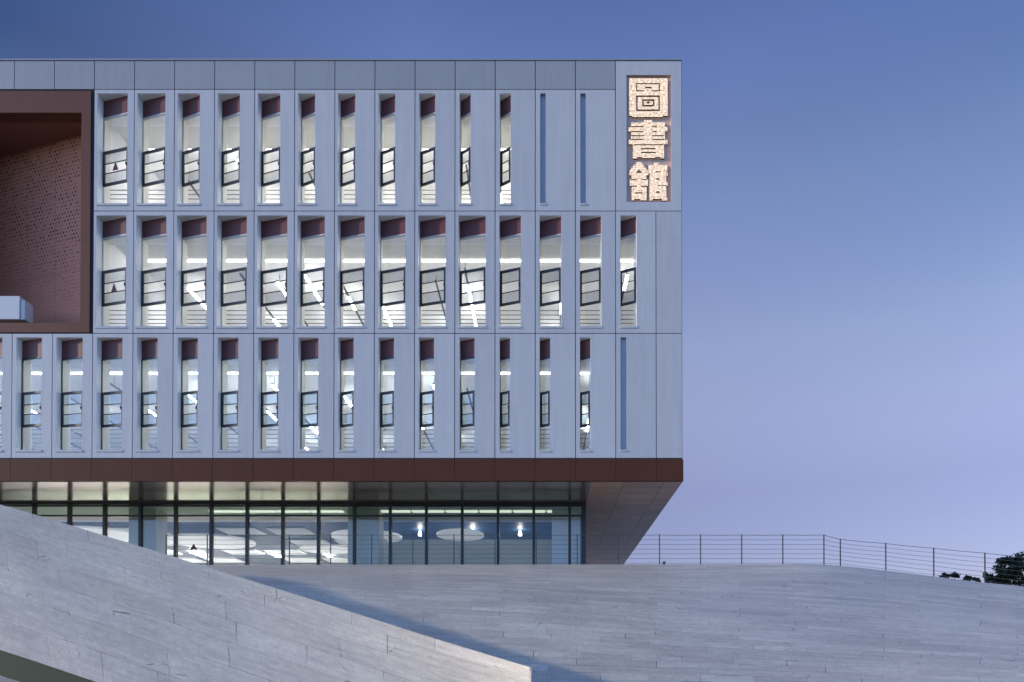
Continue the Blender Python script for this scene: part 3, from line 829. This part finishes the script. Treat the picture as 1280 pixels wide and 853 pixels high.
# stone terrace hill on the right: crest, fold, foot
cr_px = [(-60,707,.0),(120,706.5,.0),(250,706.5,0),(450,706.2,0),(650,706,0),(850,705.6,.0),(960,705.5,.0),(1030,706,.0),(1107,713.3,.2),(1167,720.6,-.2),(1231,728.6,-.7),(1290,734.5,-1.2),(1420,752,-2.2)]
crest = [at(a,b,c) for a,b,c in cr_px]
fo_px = [(-60,706.8,-7),(120,716,-7),(250,722,-7.6),(450,738,-8.4),(650,749,-8.9),(850,764,-9.6),(960,772,-10),(1030,778,-10.2),(1107,784,-10.5),(1167,789,-10.8),(1231,794,-11.0),(1290,798,-11.2),(1420,808,-11.6)]
fold = [at(a,b,c) for a,b,c in fo_px]
ft_px = [(-60,868,-16),(120,868,-15.6),(250,868,-15.4),(450,868,-15.2),(650,868,-15.1),(850,868,-15.1),(960,868,-15.1),(1030,868,-15.2),(1107,868,-15.3),(1167,868,-15.4),(1231,868,-15.5),(1290,868,-15.6),(1420,868,-15.8)]
foot = [at(a,b,c) for a,b,c in ft_px]
deep = [Vector((p.x*1.0, p.y-2.6, -1.75)) for p in foot]
N = 120
ln = [poly_sample(q, N) for q in (crest, fold, foot, deep)]
crb = [p + Vector((0,.5,.0)) for p in ln[0]]
rev = lambda q: [p.copy() for p in q]
H = loft([ln[3], ln[2], ln[1], ln[0]], [6, 24, 30], 'stone_terrace', 'hill')
H.name = 'terrace_slope'; struct(H)
# terrace floor behind the crest (falls gently to the right)
bk_ = [Vector((p.x*1.15 if p.x > 9 else p.x, 60, p.z-.02 if p.x < 10 else p.z-.4)) for p in ln[0]]
bk1 = [Vector((p.x, p.y+.35, p.z-.02)) for p in ln[0]]
T = loft([ln[0], bk1, bk_], [1, 20], 'terrace_floor', 'hill'); struct(T)

# stone ramp on the left
up_px = [(-120,604,22.6),(0,631,21),(50,645,20.3),(90,657.5,19.7),(132,670,19),(195,689,18),(220,698,17.5),(262,709,16.7),(320,728,15.6),(352,739,15.0),(420,758,13.8),(480,778,12.8),(545,800,11.8),(600,815,11.0),(640,827,10.4),(664,835,10.05)]
import numpy as np
def smooth_line(px_list, deg_y, n):
    """smooth the traced edge and its distance, resampled evenly"""
    a = np.array(px_list); t = (a[:,0]-a[0,0])/(a[-1,0]-a[0,0])
    py = np.polyfit(t, a[:,1], deg_y); pd = np.polyfit(t, a[:,2]*(.8+.1*t), 2)
    out = []
    for k in range(n+1):
        u = k/n; out.append(at(a[0,0]+u*(a[-1,0]-a[0,0]), np.polyval(py,u), np.polyval(pd,u)-D))
    return out
lo_px = [(-90,783,14.6),(0,813,13.4),(40,826,12.95),(75,838,12.5),(110,849.5,12.1),(165,868,11.5),(190,877,11.3),(225,888,11.0),(280,906,10.5),(310,917,10.3),(380,938,9.8),(440,956,9.4),(505,978,9.0),(560,994,8.7),(620,1005,8.5),(664,1012,8.4)]
N2 = 140
lu, ll = smooth_line(up_px, 6, N2), smooth_line(lo_px, 3, N2)
Bm = loft([ll, lu], [40], 'ramp_slope', 'berm')
BM = empty('stone_ramp', 'pale stone clad ramp sloping down to the right in the left foreground', 'ramp', (0,0,0))
Bm.name = 'paved_slope'; Bm.parent = BM
# its outer side wall drops to the terrace, and its end face
m = MB()
for a, b in zip(lu[:-1], lu[1:]):
    m.quad(a, b, b-Vector((0,0,b.z+1.75)), a-Vector((0,0,a.z+1.75)), [(a.x,a.z),(b.x,b.z),(b.x,-1.75),(a.x,-1.75)])
a, b = lu[-1], ll[-1]
m.quad(a, b, Vector((b.x,b.y,-1.75)), Vector((a.x,a.y,-1.75)), [(a.y,a.z),(b.y,b.z),(b.y,-1.75),(a.y,-1.75)])
m.build('side_wall', 'berm', BM)
# green-grey wall carrying the near edge of the ramp
m = MB()
for a, b in zip(ll[:-1], ll[1:]):
    m.quad(a-Vector((0,0,.003)), b-Vector((0,0,.003)), Vector((b.x,b.y+.02,-1.75)), Vector((a.x,a.y+.02,-1.75)))
m.build('retaining_wall', 'retaining', BM)

# ------------------------------------------------------------------ railing along the crest
RZ = .62
rl = empty('cable_railing', 'thin steel cable railing running along the stone crest past the building', 'railing', tuple(at(1030, 706, RZ)))
posts = []
for k in range(16, -1, -1):
    px = 1030 - 51.4*k
    posts.append((at(px, 707.5, RZ), at(px, 669, RZ)))
for px, b, t, y in ((1050.5,708,674.5,1.0),(1107.3,714.5,679.7,.8),(1167.3,722,685.7,.3),(1231.3,730,691.7,-.3),(1300,738.5,698.5,-.9)):
    posts.append((at(px,b,y), at(px,t,y)))
o_ = rl.location
for i, (b, t) in enumerate(posts):
    m = MB(); b2 = b - Vector((0,0,.25)) - o_; t2 = t - o_
    m.box(b2.x-.017, b2.x+.017, b2.y-.017, b2.y+.017, b2.z, t2.z+.02); m.build('post', 'post', rl)
for q in range(7):
    m = MB(); f = 1 - q/6.6
    for (b, t), (b1, t1) in zip(posts[:-1], posts[1:]):
        a = lerp(b, t, f) - o_; c = lerp(b1, t1, f) - o_; mid_ = (a+c)/2 - Vector((0,0,.012))
        r_ = .0065 if q else .010
        m.tube(a, mid_, r_, n=5); m.tube(mid_, c, r_, n=5)
    m.build('cable', 'cable', rl)
# small dark fitting on the crest
c = at(830, 706.5, .35)
fit = empty('ground_fitting', 'small dark light fitting standing on the stone crest in front of the railing', 'fitting', tuple(c))
m = MB(); m.box(-.03,.03,-.03,.03,-.06,.04); m.build('stem', 'post', fit); m = MB(); m.box(-.05,.05,-.06,.04,.043,.13); m.build('head', 'post', fit, bevel=.01)

# ------------------------------------------------------------------ trees beyond the crest
def tree(name, label, cat, base, lobes, nleaf, size, trunk_r, group=None):
    t = empty(name, label, cat, tuple(base), group)
    m = MB(); top = Vector((0,0,max(l[0].z for l in lobes)*.8))
    pts = [Vector((0,0,-.3)), Vector((.1,.05,top.z*.4)), Vector((-.05,.1,top.z*.75)), top]
    for k in range(3): m.tube(pts[k], pts[k+1], trunk_r*(1-.27*k), trunk_r*(1-.27*(k+1)), 8)
    for c, r_ in lobes:
        s = lerp(pts[1], pts[2], random.random()); m.tube(s, c, trunk_r*.4, trunk_r*.12, 6)
    m.build('trunk', 'bark', t)
    m = MB()
    tot = sum(r_**2 for _, r_ in lobes)
    for c, r_ in lobes:
        cl = [ (Vector((random.gauss(0,1),random.gauss(0,1),random.gauss(0,1))).normalized()*r_*(.45+.6*random.random())) for _ in range(max(5,int(14*r_))) ]
        for _ in range(int(nleaf*r_*r_/tot)):
            g = random.choice(cl); p = c + g*1.0 + Vector((random.gauss(0,1),random.gauss(0,1),random.gauss(0,1)))*r_*.2
            n_ = Vector((random.gauss(0,1),random.gauss(0,1),random.gauss(.6,1))).normalized()
            e = n_.cross(Vector((random.random(),random.random(),random.random()+.01))).normalized(); h = n_.cross(e)
            s = size*(.6+.8*random.random())
            m.quad(p-e*s, p-h*s*.5, p+e*s, p+h*s*.5)
    m.build('crown', 'leaf', t, fix=False)
    return t
TY = 22.0
base = at(1262, 756, TY)
def lob(px, py, rpx): 
    p = at(px, py, TY); return (p - base + Vector((0, random.uniform(-.6,.6), 0)), rpx/F*(TY+D))
tree('broadleaf_tree', 'dark leafy tree rising beyond the crest at the right edge', 'tree', base,
     [lob(1262,712,14), lob(1246,716,10), lob(1278,710,15), lob(1273,699,6), lob(1255,703,7), lob(1290,704,13), lob(1236,724,9), lob(1252,727,12), lob(1275,727,14), lob(1300,720,16), lob(1226,723,5)], 4800, .13, .16)
base = at(1185, 742, TY)
tree('shrub', 'low dark shrub top showing between the railing posts, clear of the tree', 'shrub', base, [lob(1177,721,4), lob(1184,722,4.5), lob(1193,719.5,4.5)], 700, .10, .07, 'shrubs beyond the crest')
base = at(1214, 745, TY)
tree('shrub', 'low dark shrub top just left of the leafy tree', 'shrub', base, [lob(1208,724.5,4), lob(1215,724,4.5), lob(1222,725.5,5)], 700, .10, .07, 'shrubs beyond the crest')
